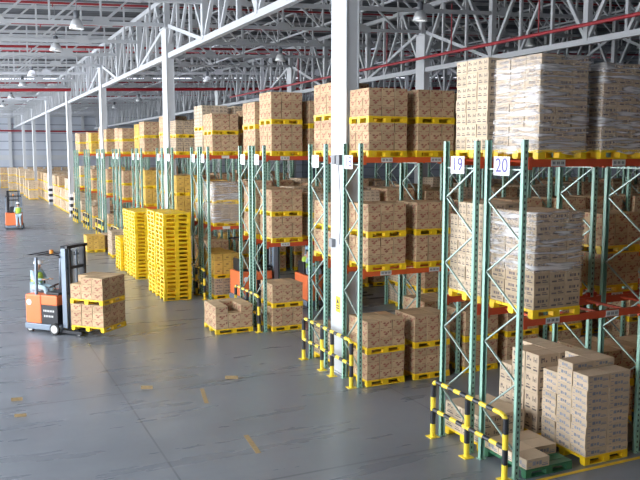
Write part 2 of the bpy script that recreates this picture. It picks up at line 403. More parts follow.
# sprinkler pipes
for i, (y, dz, r) in enumerate([(23.5, 1.5, .05), (30.6, 1.1, .05), (36.6, 1.25, .05), (42.4, 1.2, .045), (48, .75, .07), (54, 1.2, .05), (60, .9, .06), (72, .6, .06), (80, .9, .06), (95, .8, .06), (110, .8, .06)]):
    mb = MB().cyl((-7, y, chordz(-7)+dz), (55, y, chordz(55)+dz), r, seg=8)
    t = thing('sprinkler_pipe', 'thin red sprinkler pipe across the roof, %s from the camera' % ORD[i+1], 'pipe', (0, 0, 0), 0, 'red sprinkler pipes across the roof')
    mb.build('pipe', 'red_pipe', t)
    hd = MB()
    for k in range(20): x = -5+k*3; hd.cyl((x, y, chordz(x)+dz), (x, y, chordz(x)+dz-.18), .02, seg=6)
    hd.build('sprinkler_drop', 'red_pipe', t)
tag(MB().cyl((-7, 66, 9.85), (55, 66, 12.2), .13, seg=10).build('fire_main_pipe', 'fire_main'), 'thick bright red fire main crossing the hall below the trusses', 'pipe')
t = thing('fire_main_pipe', 'red fire main running lengthwise above the right-hand rack loads', 'pipe')
MB().cyl((19.9, 8, 9.8), (19.9, 60, 9.8), .065, seg=10).build('pipe', 'fire_main', t)
for y in (12, 17.7, 23.4, 29.1, 34.8, 46.2): MB().cyl((19.9, y, 9.8), (19.9, y, 11.9), .03, seg=6).build('riser', 'red_pipe', t)
tag(MB().cyl((-7, YB-.7, 9.0), (40, YB-.7, 9.0), .13, seg=8).build('fire_main_pipe', 'fire_main'), 'dark red pipe fixed along the far end wall', 'pipe')

# high bay lamps
def make_lamp():
    t = thing('high_bay_lamp', '', 'lamp')
    MB().lathe([(.05, .42), (.16, .40), (.24, .28), (.30, .12), (.33, -.05), (.315, -.05), (.27, .12), (.20, .27), (.04, .36)], 20).build('reflector', 'lamp_shell', t, smooth=True)
    MB().lathe([(.0, .78), (.10, .78), (.13, .72), (.13, .50), (.09, .42), (0, .42)], 14).build('ballast_housing', 'lamp_dark', t, smooth=True)
    MB().cyl((0, 0, .78), (0, 0, 1.1), .03, seg=6).build('suspension_rod', 'cable', t)
    MB().lathe([(0, .02), (.16, .02), (.22, .0), (0, -.0)], 14).build('lens', 'bulb', t)
    return t
lamp0 = make_lamp(); first = True
for rx, nm, ys in ((4.5, 'over the open aisle', (21, 33, 40.5, 54.5, 63, 77.5, 92, 106)), (16.45, 'over the racks', (17, 26.2, 40.7, 54.8, 78.5, 92)), (27.5, 'far right over the racks', (33, 48, 63))):
    for k, y in enumerate(ys):
        o = lamp0 if first else copy_tree(lamp0); first = False
        z = 10.38 if rx < 10 else (10.5 if rx < 20 else 11.0); o.scale = (.88, .88, .88)
        o.location = (rx, y, z)
        tag(o, 'dome-shaped high bay lamp %s, %s from the camera' % (nm, ORD[k+1]), 'lamp', 'high bay lamps')
        tgt = (roofz(rx) - z)/.88 - 1.1
        MB().cyl((0, 0, 1.1), (0, 0, 1.1+max(.3, tgt)), .012, seg=5).build('hanger_wire', 'cable', o)

# ------------------------------------------------------------------ racks
FR = []                                    # (front y0,y1, back y0,y1)
for F, wide in zip([9.79, 15.34, 21.43, 27.15, 32.38, 38.55, 44.25, 49.5, 55.7, 61.4], [0, 1, 0, 0, 1, 0, 0, 1, 0, 0]):
    FR.append((F, F+(.80 if wide else .93), F+(1.83 if wide else 1.25), F+(2.76 if wide else 2.18)))
RX = 8.13; BAY = 2.72; L1, L2, TOP = 2.70, 5.29, 5.60
RACKY = {}
for k, (a, b, c, d) in enumerate(FR): RACKY[20-2*k] = (a, b); RACKY[19-2*k] = (c, d)
RACKY[22] = (4.1, 5.03); RACKY[21] = (5.35, 6.28)  # pair out of view continuing the rows, added to block light
WN = {22: 'twenty-two, added unseen to block light', 21: 'twenty-one', 20: 'twenty', 19: 'nineteen', 18: 'eighteen', 17: 'seventeen', 16: 'sixteen', 15: 'fifteen'}
RNAME = {r: ('rack '+WN[r] if r >= 15 else '%s rack' % ORD[21-r]) for r in RACKY}
def digits(parent, s, mt, size, loc, rot):
    c = bpy.data.curves.new('digits', 'FONT'); c.body = s; c.size = size; c.align_x = 'CENTER'; c.align_y = 'CENTER'; c.extrude = .002; c.offset = 0
    tmp = bpy.data.objects.new('tmp', c); COL.objects.link(tmp); bpy.context.view_layer.update()
    me = bpy.data.meshes.new_from_object(tmp.evaluated_get(bpy.context.evaluated_depsgraph_get())); bpy.data.objects.remove(tmp)
    me.name = 'digits'; me.materials.clear(); me.materials.append(M[mt]); o = link('digits', me, parent); o.location = loc; o.rotation_euler = rot; return o
def upright_frame(parent, x, D, near, lean=0):
    f = link('upright_frame', None, parent); f.location = (x, 0, 0)
    for y in (0, D):
        s = 1 if y == 0 else -1
        p = MB().box(-.045, .045, -.035, -.03, 0, TOP).box(-.045, -.04, -.035, .035, 0, TOP).box(.04, .045, -.035, .035, 0, TOP).box(-.07, .07, -.06, .06, 0, .01) if s == 1 else \
            MB().box(-.045, .045, .03, .035, 0, TOP).box(-.045, -.04, -.035, .035, 0, TOP).box(.04, .045, -.035, .035, 0, TOP).box(-.07, .07, -.06, .06, 0, .01)
        p.box(-.0449, -.015, -s*.0349-.002, -s*.0349+.002, 0, TOP).build('post', 'teal', f, loc=(0, y, 0))
    segs = [((0, .03, 5.12), (0, D-.03, 5.12))]
    for j in range(5):
        zf = 5.12-1.17*j; zb = 4.58-1.22*j
        if zb > .1: segs.append(((0, .03, zf), (0, D-.03, zb)))
        if zf-1.17 > .1 and zb > .1: segs.append(((0, D-.03, zb), (0, .03, zf-1.17)))
    if near:
        for i, (a, b) in enumerate(segs): MB().bar(a, b, .034, .022).build('cross_brace' if i == 0 else 'diagonal_brace', 'galv', f)
    else:
        mb = MB()
        for a, b in segs: mb.bar(a, b, .034, .022)
        mb.build('bracing', 'galv', f)
for r in range(22, 0, -1):
    y0, y1 = RACKY[r]; D = y1-y0; pos = 20-r
    nb = 7 if r >= 13 else 3
    num = 'marked with number plate %s' % WN[r] if r >= 15 else '%s rack back from the camera' % ORD[max(0, pos+1)]
    t = thing('pallet_rack', 'green and orange steel pallet rack %s' % num, 'pallet rack', (RX, y0, 0), 0, 'pallet racks along the aisle')
    for b in range(nb+1): upright_frame(t, b*BAY, D, r >= 15)
    bm = 'redbeam' if r in (20, 19, 16, 14, 13) else 'orange'
    for b in range(nb):
        for zt in (L1, L2):
            for y in (-.045, D+.005):
                be = MB().box(b*BAY+.05, (b+1)*BAY-.05, y, y+.04, zt-.125, zt).build('beam', bm, t)
                if b < 2:
                    for e in (.045, BAY-.115): MB().box(b*BAY+e, b*BAY+e+.07, y-.006, y+.046, zt-.17, zt+.03).build('beam_connector', bm, be)
                if y < 0 and r >= 13 and b < 2:
                    for lx in (.50, 1.82):
                        la = MB().box(b*BAY+lx, b*BAY+lx+.29, y-.008, y-.001, zt-.115, zt-.01).build('beam_label', 'label', be)
                        if r >= 15:
                            ik = MB()
                            for q in range(8): ik.box(b*BAY+lx+.03+q*.03, b*BAY+lx+.03+q*.03+(.018 if q % 3 != 2 else .01), y-.0095, y-.008, zt-.085+(.0 if q % 3 != 2 else .02), zt-.04-(0 if q % 3 != 2 else .02))
                            ik.build('label_print', 'label_ink', la)
            # pallet support bars across the beams
            if b < 2 and r >= 15:
                for k in range(4): x = b*BAY+.45+k*.62; MB().box(x, x+.05, -.0, D, zt-.06, zt-.02).build('support_bar', bm, t)
    if r >= 13:
        pl = MB().box(-.062, -.056, .29, .70, 5.02, 5.33).build('number_plate', 'plate', t)
        digits(pl, str(r), 'plate_ink', .33, (-.066, .495, 5.175), (R(90), 0, R(-90)))
    elif r > 4:
        MB().box(-.062, -.056, D*.28, D*.28+.38, 5.02, 5.33).build('number_plate', 'plate', t)

# floor paint
tag(MB().box(7.95, 13.6, 9.52, 9.60, 0, .003).build('floor_line', 'yellow_line'), 'yellow painted line on the floor in front of rack twenty', 'floor marking')
for i, (a, b, w, lab) in enumerate([((3.50, 17.3), (3.75, 17.2), .16, 'small orange tape patch on the floor, left of the middle'), ((5.5, 17.25), (5.78, 17.12), .16, 'small orange tape patch on the floor nearest the guard rails'),
        ((4.78, 16.75), (4.58, 15.7), .09, 'faint orange tape strip on the floor, the longer upper one'), ((4.72, 13.55), (4.63, 12.6), .10, 'short brownish tape strip alone in the lower middle floor'),
        ((.75, 17.62), (.98, 17.58), .15, 'orange tape patch at the left edge, upper one'), ((.75, 16.5), (.98, 16.45), .13, 'orange tape patch at the left edge, lower one')]):
    tag(MB().bar((a[0], a[1], .001), (b[0], b[1], .001), w if abs(a[0]-b[0]) < abs(a[1]-b[1]) else .004, .004 if abs(a[0]-b[0]) < abs(a[1]-b[1]) else w).build('floor_tape', 'floor_mark'), lab, 'floor marking')

# ------------------------------------------------------------------ guard rails
def stripe(mb, pts, seg=.19, r=.042):
    """striped tube along a polyline"""
    c = 0; acc = 0
    for a, b in zip(pts, pts[1:]):
        a, b = Vector(a), Vector(b); L = (b-a).length; n = max(1, round(L/seg)); 
        for k in range(n):
            mb.cyl(a+(b-a)*k/n, a+(b-a)*(k+1)/n, r, seg=10, mi=c % 2); c += 1 if n > 1 or L > .1 else 0
for k, (a, b, c, d) in enumerate(FR):
    ys = [a+.03, (b+c)/2, d+.0] if k not in (1, 4, 7) else [a+.03, b+.25, c-.2, d]
    nm = ['racks twenty and nineteen', 'racks eighteen and seventeen', 'racks sixteen and fifteen'][k] if k < 3 else 'the %s pair of racks back' % ORD[k+1]
    t = thing('guard_rail', 'yellow and black striped guard rail at the end of %s' % nm, 'guard rail', (7.93, 0, 0), 0, 'rack end guard rails')
    f = -1 if k % 1 else 1
    y0, y1 = ys[0], ys[-1]; cr = .12
    top = [(0, y0, 1.02), (0, y0+.04, 1.07), (0, y0+cr, 1.10), (0, y1-cr, 1.10), (0, y1-.04, 1.07), (0, y1, 1.02)]
    mb = MB(); stripe(mb, top); mb.build('top_rail', ['hy', 'hk'], t)
    mb = MB(); stripe(mb, [(0, y0, .54), (0, y1, .54)]); mb.build('lower_rail', ['hk', 'hy'], t)
    for y in ys:
        mb = MB(); stripe(mb, [(0, y, .0), (0, y, 1.05)], .26, .05); mb.build('post', ['hy', 'hk'], t)
        MB().box(-.10, .10, y-.10, y+.10, 0, .012).build('base_plate', 'hy', t)

# ------------------------------------------------------------------ cartons and pallets (collected first, built after the visibility count)
CART = []; PAL = []
HEART0 = [[(.36,.42),(.50,.30),(.62,.44),(.56,.52)], [(.30,.62),(.42,.52),(.50,.66),(.40,.72)], [(.52,.58),(.66,.52),(.72,.72),(.60,.66)], [(.44,.50),(.56,.52),(.50,.60)]]
HEART = [[((u-.5)*1.3+.5, (v-.52)*1.2+.52) for u, v in pl] for pl in HEART0]
def rects(*rs): return [[(a, b), (c, b), (c, d), (a, d)] for a, b, c, d in rs]
STY = {  # board, ink, glyph polygons on a face, words
 'red': ('kraft', 'red_ink', HEART + rects((.06,.06,.34,.12), (.66,.08,.94,.14), (.06,.80,.16,.90), (.84,.62,.94,.90)), 'red-printed brown carton'),
 'dark': ('pale', 'dark_ink', rects((.08,.16,.44,.25), (.12,.32,.36,.38), (.60,.14,.92,.22), (.62,.30,.84,.35), (.62,.58,.67,.84), (.84,.58,.89,.84), (.70,.66,.81,.72), (.73,.58,.78,.66), (.12,.58,.18,.84), (.24,.62,.29,.84), (.18,.74,.24,.82), (.34,.60,.42,.70)), 'dark-printed brown carton'),
 'blue': ('pale', 'blue_ink', rects((.26,.30,.40,.72), (.43,.36,.52,.66), (.55,.28,.66,.70), (.68,.14,.94,.26), (.70,.34,.92,.42), (.08,.72,.22,.80), (.08,.14,.20,.22)), 'blue-printed pale carton'),
 'grey': ('grey_board', 'dark_ink', rects((.10,.18,.42,.32), (.52,.20,.90,.28), (.52,.34,.80,.42), (.26,.56,.38,.80), (.42,.56,.50,.80), (.54,.56,.68,.80), (.80,.60,.90,.80)), 'grey-brown carton'),
 'yellow': ('yellow_board', 'brown_ink', rects((.34,.40,.66,.58), (.10,.12,.40,.18), (.62,.76,.90,.82)), 'yellow carton')}
def add_carton(T, dims, style, where): CART.append((T, dims, style, where))
def add_pallet(T, w, d, colour, label): PAL.append((T, w, d, colour, label))
NX = {1: [''], 2: ['left', 'right'], 3: ['left', 'middle', 'right'], 4: ['left', 'inner left', 'inner right', 'right'], 5: ['left', 'inner left', 'middle', 'inner right', 'right']}
NY = {1: [''], 2: ['front', 'rear'], 3: ['front', 'centre', 'rear'], 4: ['front', 'inner front', 'inner rear', 'rear']}
PH = .15
def load(x, y, z, tiers, place, w=1.0, d=1.15, rz=0, jit=.008, colour='yellow'):
    """x,y = front-left corner of the lowest pallet. tiers: dicts"""
    T0 = Matrix.Translation((x, y, z)) @ Matrix.Rotation(rz, 4, 'Z')
    zz = 0
    for ti, tr in enumerate(tiers):
        tn = ('' if len(tiers) == 1 else ['lower ', 'upper '][ti] if len(tiers) == 2 else ['lowest ', 'middle ', 'upper '][ti])
        st = tr.get('style', 'red'); nx, ny, nz = tr.get('n', (3, 3, 3)); h = tr.get('h', .206); skip = tr.get('skip', ()); hts = tr.get('hts')
        cw, cd = tr.get('w', w), tr.get('d', d)
        add_pallet(T0 @ Matrix.Translation((random.uniform(-.01, .01), random.uniform(-.01, .01), zz)), w, d, tr.get('pal', colour), '%spallet, %s' % (tn, place))
        zz += PH
        sx, sy = cw/nx, cd/ny
        ox, oy = (w-cw)/2, (d-cd)/2
        tot = [(hts or {}).get((i, j), nz) for i in range(nx) for j in range(ny)]
        mxn = max(tot)
        for i in range(nx):
            for j in range(ny):
                nn_ = (hts or {}).get((i, j), nz)
                for k in range(nn_):
                    if (i, j, k) in skip: continue
                    if 0 < i < nx-1 and 0 < j < ny-1 and k < nn_-1: continue
                    lift = z > 0 or True
                    px = ox+(i+.5)*sx+random.uniform(-jit, jit); py = oy+(j+.5)*sy+random.uniform(-jit, jit)
                    Tm = T0 @ Matrix.Translation((px, py, zz+k*h+.0005)) @ Matrix.Rotation(random.uniform(-.008, .008), 4, 'Z')
                    lay = mxn-1-k
                    ly = 'top layer' if lay == 0 else 'bottom layer' if k == 0 else ORD[lay+1]+' layer'
                    ps = (NY[ny][j]+' '+NX[nx][i]).strip() if max(nx, ny) <= 5 and ny <= 4 else '%d' % (i*ny+j)
                    add_carton(Tm, (sx-.012-.004, sy-.012-.004, h-.002), st, '%s, %s, %sload, %s' % (ly, ps, tn, place))
        zz += h*mxn
    return z+zz
D2 = lambda s='red', s2=None, **k: [dict(style=s, **k), dict(style=s2 or s, **k)]
FILMS = []
LV = ['floor under', 'mid-shelf of', 'atop']
PN = ['aisle-end']+[o_+'-spot' for o_ in ORD[2:20]]
def cell(r, lv, p, tiers, dy=0, dx=0, **kw):
    y0, y1 = RACKY[r]; z = (0, L1, L2)[lv]
    bx = RX + BAY*(p//2) + (.14 if p % 2 == 0 else 1.42) + dx
    place = '%s, %s' % (LV[lv]+' '+RNAME[r], PN[p])
    kw.setdefault('d', 1.13 if r not in (18, 12, 6) else .95)
    if r == 16 and p == 0: bx += .05; kw['d'] = 1.0
    if r == 20 and p == 0 and lv: bx += .04
    if r == 20 and p == 1 and lv == 2: bx += .08
    if (r, lv, p) == (19, 2, 0): kw['d'] = .95; dy = .02
    if (r, lv, p) == (19, 1, 0): kw['d'] = 1.0; dy = .08
    return load(bx, y0-.10+dy, z, tiers, place, **kw)
special = {}
S = special
# rack 20
S[20, 2, 0] = [dict(style='grey', n=(3, 3, 8), h=.188)]
S[20, 2, 1] = [dict(style='grey', n=(3, 3, 8), h=.178)]
S[20, 1, 0] = [dict(style='grey', n=(3, 3, 8), h=.198)]
S[20, 1, 1] = None
S[20, 0, 0] = [dict(style='blue', n=(2, 3, 1), h=.17, skip={(1, 0, 0)}, pal='green')]
S[20, 0, 1] = [dict(style='blue', n=(2, 3, 11), h=.131, hts={(0, 0): 11, (1, 0): 11, (0, 1): 12, (1, 1): 12, (0, 2): 10, (1, 2): 12})]
# rack 19
S[19, 2, 0] = [dict(style='dark', n=(2, 3, 7), h=.225)]
S[19, 2, 1] = [dict(style='grey', n=(3, 3, 7), h=.21)]
S[19, 1, 0] = [dict(style='dark', n=(2, 4, 7), h=.235, hts={(0, 0): 7, (0, 1): 7, (0, 2): 7, (0, 3): 6})]
S[19, 1, 1] = [dict(style='red')]
S[19, 1, 2] = D2('red')
S[19, 0, 0] = [dict(style='dark', n=(2, 2, 2), h=.25)]
S[19, 0, 1] = [dict(style='dark', n=(2, 3, 4), h=.375, hts={(0, 1): 4, (0, 2): 3})]
# rack 16.. 11
S[16, 0, 1] = None; S[15, 0, 1] = None; S[15, 0, 0] = None; S[16, 0, 2] = None; S[15, 0, 2] = None; S[16, 0, 3] = None; S[15, 0, 3] = None
S[16, 2, 0] = D2('red', h=.262); S[15, 2, 0] = D2('red', h=.225); S[16, 1, 0] = D2('red', h=.215); S[17, 2, 0] = D2('red', h=.25); S[17, 1, 0] = D2('red', h=.195)
S[14, 1, 0] = D2('grey', n=(3, 3, 4), h=.165)
S[14, 0, 0] = [dict(style='grey'), dict(style='yellow', h=.25)]; S[14, 0, 1] = [dict(style='dark', n=(2, 2, 2), h=.25)]
S[14, 2, 0] = D2('red', h=.20); S[13, 2, 0] = D2('dark', h=.26); S[13, 2, 1] = D2('dark', h=.26)
S[13, 0, 0] = D2('yellow', h=.22)
S[12, 2, 0] = D2('grey', h=.19); S[12, 1, 0] = D2('yellow', h=.235); S[12, 1, 1] = D2('yellow', h=.2)
S[11, 2, 0] = D2('red', h=.235); S[11, 1, 0] = D2('dark', h=.23)
S[10, 2, 0] = D2('red', h=.22); S[10, 1, 0] = D2('yellow', 'yellow', h=.25)
for r in range(22, 0, -1):
    nb = 7 if r >= 13 else 3  # near racks run on with extra loaded bays, added to block light
    for lv in range(3):
        for p in range(nb*2):
            if (r, lv, p) in special:
                tr = special[r, lv, p]
                if tr is None: continue
            else:
                if r > 20 and (lv == 2 or p == 0): continue
                if r == 20 and p == 2 and lv < 2: continue
                if r < 15 and lv == 0 and random.random() < .25: continue
                if p > 1 and random.random() < .06: continue
                if r in (18,) or random.random() < .55: st = 'red'
                else: st = random.choice(['red', 'red', 'dark', 'grey', 'yellow'] if r < 15 else ['red', 'dark'])
                tr = D2(st, h=.206 if r == 18 else random.choice([.19, .2, .206, .215, .225]))
                if r < 15 and p > 1 and random.random() < .3: tr = tr[:1]
                if r == 17 and lv == 0 and p < 2: tr = [dict(style='grey', n=(3, 3, 4))]
                if r == 17 and lv == 1 and p > 0: tr = [dict(style='red', n=(3, 3, 4)),]
            cell(r, lv, p, tr)
def film(x, y, z0, z1, w, d, label):
    mb = MB(); e = .012; nx = 10; ring = []
    for i in range(nx): ring.append((x-e+(w+2*e)*i/nx, y-e))
    for i in range(nx): ring.append((x+w+e, y-e+(d+2*e)*i/nx))
    for i in range(nx): ring.append((x+w+e-(w+2*e)*i/nx, y+d+e))
    for i in range(nx): ring.append((x-e, y+d+e-(d+2*e)*i/nx))
    nz = 12; n = len(ring)
    for j in range(nz+1):
        for i, (a, b) in enumerate(ring):
            zb = z0 + (.03*math.sin(i*.7)); zz = zb+(z1+.0-zb)*j/nz; q = random.uniform(0, .007)
            cx, cy = x+w/2, y+d/2; L = math.hypot(a-cx, b-cy); mb.v.append((a+(a-cx)/L*q, b+(b-cy)/L*q, zz))
    for j in range(nz):
        for i in range(n): mb.f.append((j*n+i, j*n+(i+1) % n, (j+1)*n+(i+1) % n, (j+1)*n+i)); mb.m.append(0)
    nb_ = len(mb.v)                        # fold over the top edge
    for i, (a, b) in enumerate(ring): cx, cy = x+w/2, y+d/2; mb.v.append((cx+(a-cx)*.72, cy+(b-cy)*.72, z1+.012))
    for i in range(n): mb.f.append((nz*n+i, nz*n+(i+1) % n, nb_+(i+1) % n, nb_+i)); mb.m.append(0)
    tag(mb.build('stretch_film', 'film', smooth=True), label, 'stretch film')
Y20 = RACKY[20][0]-.10
film(RX+.18, Y20, L2+PH-.05, L2+PH+8*.188, 1.0, 1.13, 'clear stretch film around the aisle-end load atop rack twenty')
film(RX+1.50, Y20, L2+PH-.05, L2+PH+8*.178, 1.0, 1.13, 'clear stretch film around the second load atop rack twenty')
film(RX+.18, Y20, L1+PH+3*.198, L1+PH+8*.198, 1.0, 1.13, 'clear stretch film round the load on the middle shelf of rack twenty')
Y14 = RACKY[14][0]-.10
film(RX+.14, Y14, L1+.1, L1+2*PH+8*.165, 1.0, 1.13, 'clear stretch film around the grey double load on the middle shelf of the seventh rack')
# loads standing on the open floor
load(6.64, 21.65, 0, [dict(style='red', n=(3, 3, 3), h=.23, skip={(1, 1, 2), (1, 0, 2)})], 'standing out on the floor before rack sixteen', w=1.17, d=1.2)
load(5.97, 42.75, 0, [dict(style='yellow', n=(3, 3, 3), h=.25)], 'on the open floor beyond the pallet stacks', w=.95, d=1.2)
load(6.85, 40.2, 0, [dict(style='grey', n=(2, 3, 5), h=.24)], 'on the open floor behind the short pallet stack', w=.9, d=1.2)
load(7.0, 43.4, 0, [dict(style='red', n=(2, 3, 3), h=.24)], 'on the open floor by the yellow carton load', w=.9, d=1.2)
# block stacking at the far end
bi = 0
for row, X in enumerate((8.45, 9.6, 10.75)):
    y = 66.3 if row == 0 else 66.5
    while y < 118:
        skipc = any(abs(y+.5-(c+.4)) < 1.0 for c in COLY) and row == 0
        if not skipc: bi += 1; load(X, y, 0, [dict(style=random.choice(['red', 'dark', 'red']), n=(2, 2, 4), h=.22)]*random.choice([2, 3, 3]), 'far block stack row %s, stack %s back' % (ORD[row+1], ordw(bi % 40 or 40)), jit=.02)
        y += 1.45
for X, y, n in ((6.9, 94, 2), (6.9, 98, 3), (6.95, 102, 2), (6.9, 108, 3), (6.85, 113, 3), (6.0, 117, 3)): bi += 1; load(X, y, 0, [dict(style='dark', n=(2, 2, 4), h=.23)]*n, 'far aisle-side row, stack %s back' % ordw(bi % 40 or 40), jit=.02)
for k in range(16): bi += 1; load(5.4+1.3*k, 127, 0, [dict(style=['red', 'grey'][k % 2], n=(2, 2, 4), h=.22)]*3, 'by the far end wall, %s from left' % ordw(k+1), jit=.02)
# forklift load
TRX, TRY, TRA = 2.37, 24.5, R(-47)
fd = Vector((math.cos(TRA), math.sin(TRA), 0)); sd = Vector((-fd.y, fd.x, 0))
lp = Vector((TRX, TRY, 0)) + fd*1.10 - sd*.58
# local frame of load: x along truck's left side axis -> rotate so that its left face runs along the forks
o = lp + fd*1.2
load(o.x, o.y, .2, [dict(style='red', h=.215), dict(style='red', h=.215, hts={(0, 2): 2})], 'carried by the reach truck', w=1.06, d=1.16, rz=TRA+R(90), jit=.006)
# empty pallet stacks
def stack(x, y, n, label, h=.152):
    for k in range(n):
        add_pallet(Matrix.Translation((x+random.uniform(-.015, .015), y+random.uniform(-.015, .015), k*h)) @ Matrix.Rotation(random.uniform(-.01, .01), 4, 'Z'), 1.02, 1.2, 'yellow', 'pallet, %s from floor, %s' % (ORD[k+1] if k < 23 else 'high', label))
stack(6.5, 27.45, 21, 'the nearest tall empty stack')
stack(6.48, 28.75, 21, 'the tall empty stack behind the nearest')
stack(6.55, 32.75, 19, 'the third tall empty stack')
stack(6.55, 34.05, 19, 'the fourth tall empty stack')
stack(6.42, 35.5, 10, 'the short empty stack')

# ---- what does the camera see? cast a grid of rays and rank cartons and pallets by the area they show
V, F_ = [], []
def addbb(T, x0, x1, y0, y1, z0, z1):
    n = len(V)
    for q in [(x0,y0,z0),(x1,y0,z0),(x1,y1,z0),(x0,y1,z0),(x0,y0,z1),(x1,y0,z1),(x1,y1,z1),(x0,y1,z1)]: V.append(T @ Vector(q))
    for f in [(0,3,2,1),(4,5,6,7),(0,1,5,4),(1,2,6,5),(2,3,7,6),(3,0,4,7)]: F_.append(tuple(n+i for i in f))
for T, (a, b, c), st, wh in CART: addbb(T, -a/2, a/2, -b/2, b/2, 0, c)
for T, w, d, c, l in PAL: addbb(T, 0, w, 0, d, 0, PH)
for y in COLY: addbb(Matrix(), 8.2, 8.54, y, y+.8, 0, 10)
bvh = BVHTree.FromPolygons(V, F_)
cnt = {}
cm = cam.rotation_euler.to_matrix(); org = Vector(cam.location)
for iy in range(0, 480, 2):
    for ix in range(0, 640, 2):
        d = cm @ Vector(((ix+1-320)/770, -(iy+1-240)/770, -1))
        hit = bvh.ray_cast(org, d.normalized(), 200)
        if hit[2] is not None:
            k = hit[2]//6; cnt[k] = cnt.get(k, 0)+1
NC = len(CART)
rc = sorted([k for k in cnt if k < NC], key=lambda k: -cnt[k]); rp = sorted([k-NC for k in cnt if NC <= k < NC+len(PAL)], key=lambda k: -cnt[k+NC])
print('cartons', NC, 'seen', len(rc), '300th', cnt[rc[min(299, len(rc)-1)]], '| pallets', len(PAL), 'seen', len(rp))
ic, ip = set(rc[:300]), set(rp[:300])

def carton_geo(mb, dims, polys, sides, mi0=0, T=None):
    a, b, c = dims[0]/2, dims[1]/2, dims[2]
    T = T or Matrix()
    mb.box(-a, a, -b, b, 0, c, mi0, T)
    e = .0025
    for s in sides:
        for pl in polys:
            if s == 'F': q = [(-a+2*a*u, -b-e, v*c) for u, v in pl]
            elif s == 'B': q = [(a-2*a*u, b+e, v*c) for u, v in pl]
            elif s == 'L': q = [(-a-e, b-2*b*u, v*c) for u, v in pl]
            else: q = [(a+e, -b+2*b*u, v*c) for u, v in pl]
            mb.quad([T @ Vector(p) for p in q], mi0+1)
cache = {}
def carton_mesh(dims, st):
    key = (tuple(round(v, 3) for v in dims), st)
    if key not in cache:
        mb = MB(); carton_geo(mb, dims, STY[st][2], 'FBLR')
        me = mb.mesh('carton', [STY[st][0], STY[st][1]]); cache[key] = me
    return cache[key]
stuffs = {}
for k, (T, dims, st, where) in enumerate(CART):
    if k in ic:
        o = link('carton', carton_mesh(dims, st)); o.matrix_world = T
        lab = '%s, %s' % (STY[st][3], where)
        w_ = lab.split()
        tag(o, ' '.join(w_), 'carton', 'cartons on pallets')
    else:
        mi = list(STY).index(st)*2
        mb = stuffs.setdefault(0, MB()); 
        mb_i = len(mb.m); carton_geo(mb, dims, STY[st][2] if T.translation.y < 60 else STY[st][2][:2], 'FL', mi, T)
mats = []
for st in STY: mats += [STY[st][0], STY[st][1]]
tag(stuffs[0].build('carton_load', mats), 'the many other cardboard cartons on pallets in the racks and at the far end', 'cartons', None, 'stuff')

# pallets
def pallet_parts(w, d):
    top = MB(); n = 7; sw = d/n
    for k in range(n): top.box(0, w, k*sw+.008, (k+1)*sw-.008, PH-.03, PH)
    top.box(0, w, 0, .05, PH-.045, PH-.03).box(0, w, d-.05, d, PH-.045, PH-.03).box(0, .05, .05, d-.05, PH-.045, PH-.03).box(w-.05, w, .05, d-.05, PH-.045, PH-.03)
    feet = []
    for fx, fw in ((0, .12), (w/2-.07, .14), (w-.12, .12)):
        for fy, fl in ((0, .12), (d/2-.07, .14), (d-.12, .12)): feet.append((fx, fx+fw, fy, fy+fl, .02, PH-.045))
    run = [(0, w, 0, .10), (0, w, d/2-.05, d/2+.05), (0, w, d-.10, d)]
    return top, feet, run
pc = {}
def pallet_meshes(w, d, colour):
    key = (w, d, colour)
    if key not in pc:
        top, feet, run = pallet_parts(w, d); mt = colour+'_plastic'
        fm = [MB().box(*f).mesh('foot_block', [mt]) for f in feet]; rm = [MB().box(a, b, c, e, 0, .02).mesh('bottom_runner', [mt]) for a, b, c, e in run]
        one = MB(); one.v, one.f, one.m = list(top.v), list(top.f), list(top.m)
        for f in feet: one.box(*f)
        for a, b, c, e in run: one.box(a, b, c, e, 0, .02)
        pc[key] = (top.mesh('top_deck', [mt]), fm, rm, one.mesh('pallet', [mt]), one)
    return pc[key]
pst = {}
for k, (T, w, d, colour, lab) in enumerate(PAL):
    tm, fm, rm, whole, one = pallet_meshes(w, d, colour)
    if k in ip:
        dist = T.translation.y
        label = ('%s plastic %s' % (colour, lab))
        if dist < 31 and cnt[NC+k] >= 12:
            t = thing('pallet', label, 'pallet', group='plastic pallets'); t.matrix_world = T
            link('top_deck', tm, t)
            for m_ in fm: link('foot_block', m_, t)
            for m_ in rm: link('bottom_runner', m_, t)
        else:
            o = link('pallet', whole); o.matrix_world = T; tag(o, label, 'pallet', 'plastic pallets')
    else:
        s = pst.setdefault(0, MB()); nv = len(s.v); s.v += [tuple(T @ Vector(q)) for q in one.v]; s.f += [tuple(i+nv for i in f) for f in one.f]; s.m += one.m
if pst: tag(pst[0].build('pallet_load', 'yellow_plastic'), 'the many other yellow pallets deep in the racks', 'pallets', None, 'stuff')

# ------------------------------------------------------------------ people
def skin_mesh(name, joints, edges, mt, parent, root=0, sub=2):
    """joints: list of (pos, radius)"""
    me = bpy.data.meshes.new(name); me.from_pydata([j[0] for j in joints], edges, []); o = link(name, me, parent)
    sk = o.modifiers.new('skin', 'SKIN'); sk.use_smooth_shade = True
    for i, j in enumerate(joints):
        r = j[1]; r = r if isinstance(r, tuple) else (r, r)
        me.skin_vertices[0].data[i].radius = r; me.skin_vertices[0].data[i].use_root = (i == root)
    ss = o.modifiers.new('sub', 'SUBSURF'); ss.levels = sub; ss.render_levels = sub
    bpy.context.view_layer.update()
    ev = bpy.data.meshes.new_from_object(o.evaluated_get(bpy.context.evaluated_depsgraph_get())); ev.name = name
    o.modifiers.clear(); o.data = ev; ev.materials.clear(); ev.materials.append(M[mt]); bpy.data.meshes.remove(me)
    ev.polygons.foreach_set('use_smooth', [True]*len(ev.polygons)); return o
def lerp(a, b, t): return tuple(a[i]+(b[i]-a[i])*t for i in range(3))
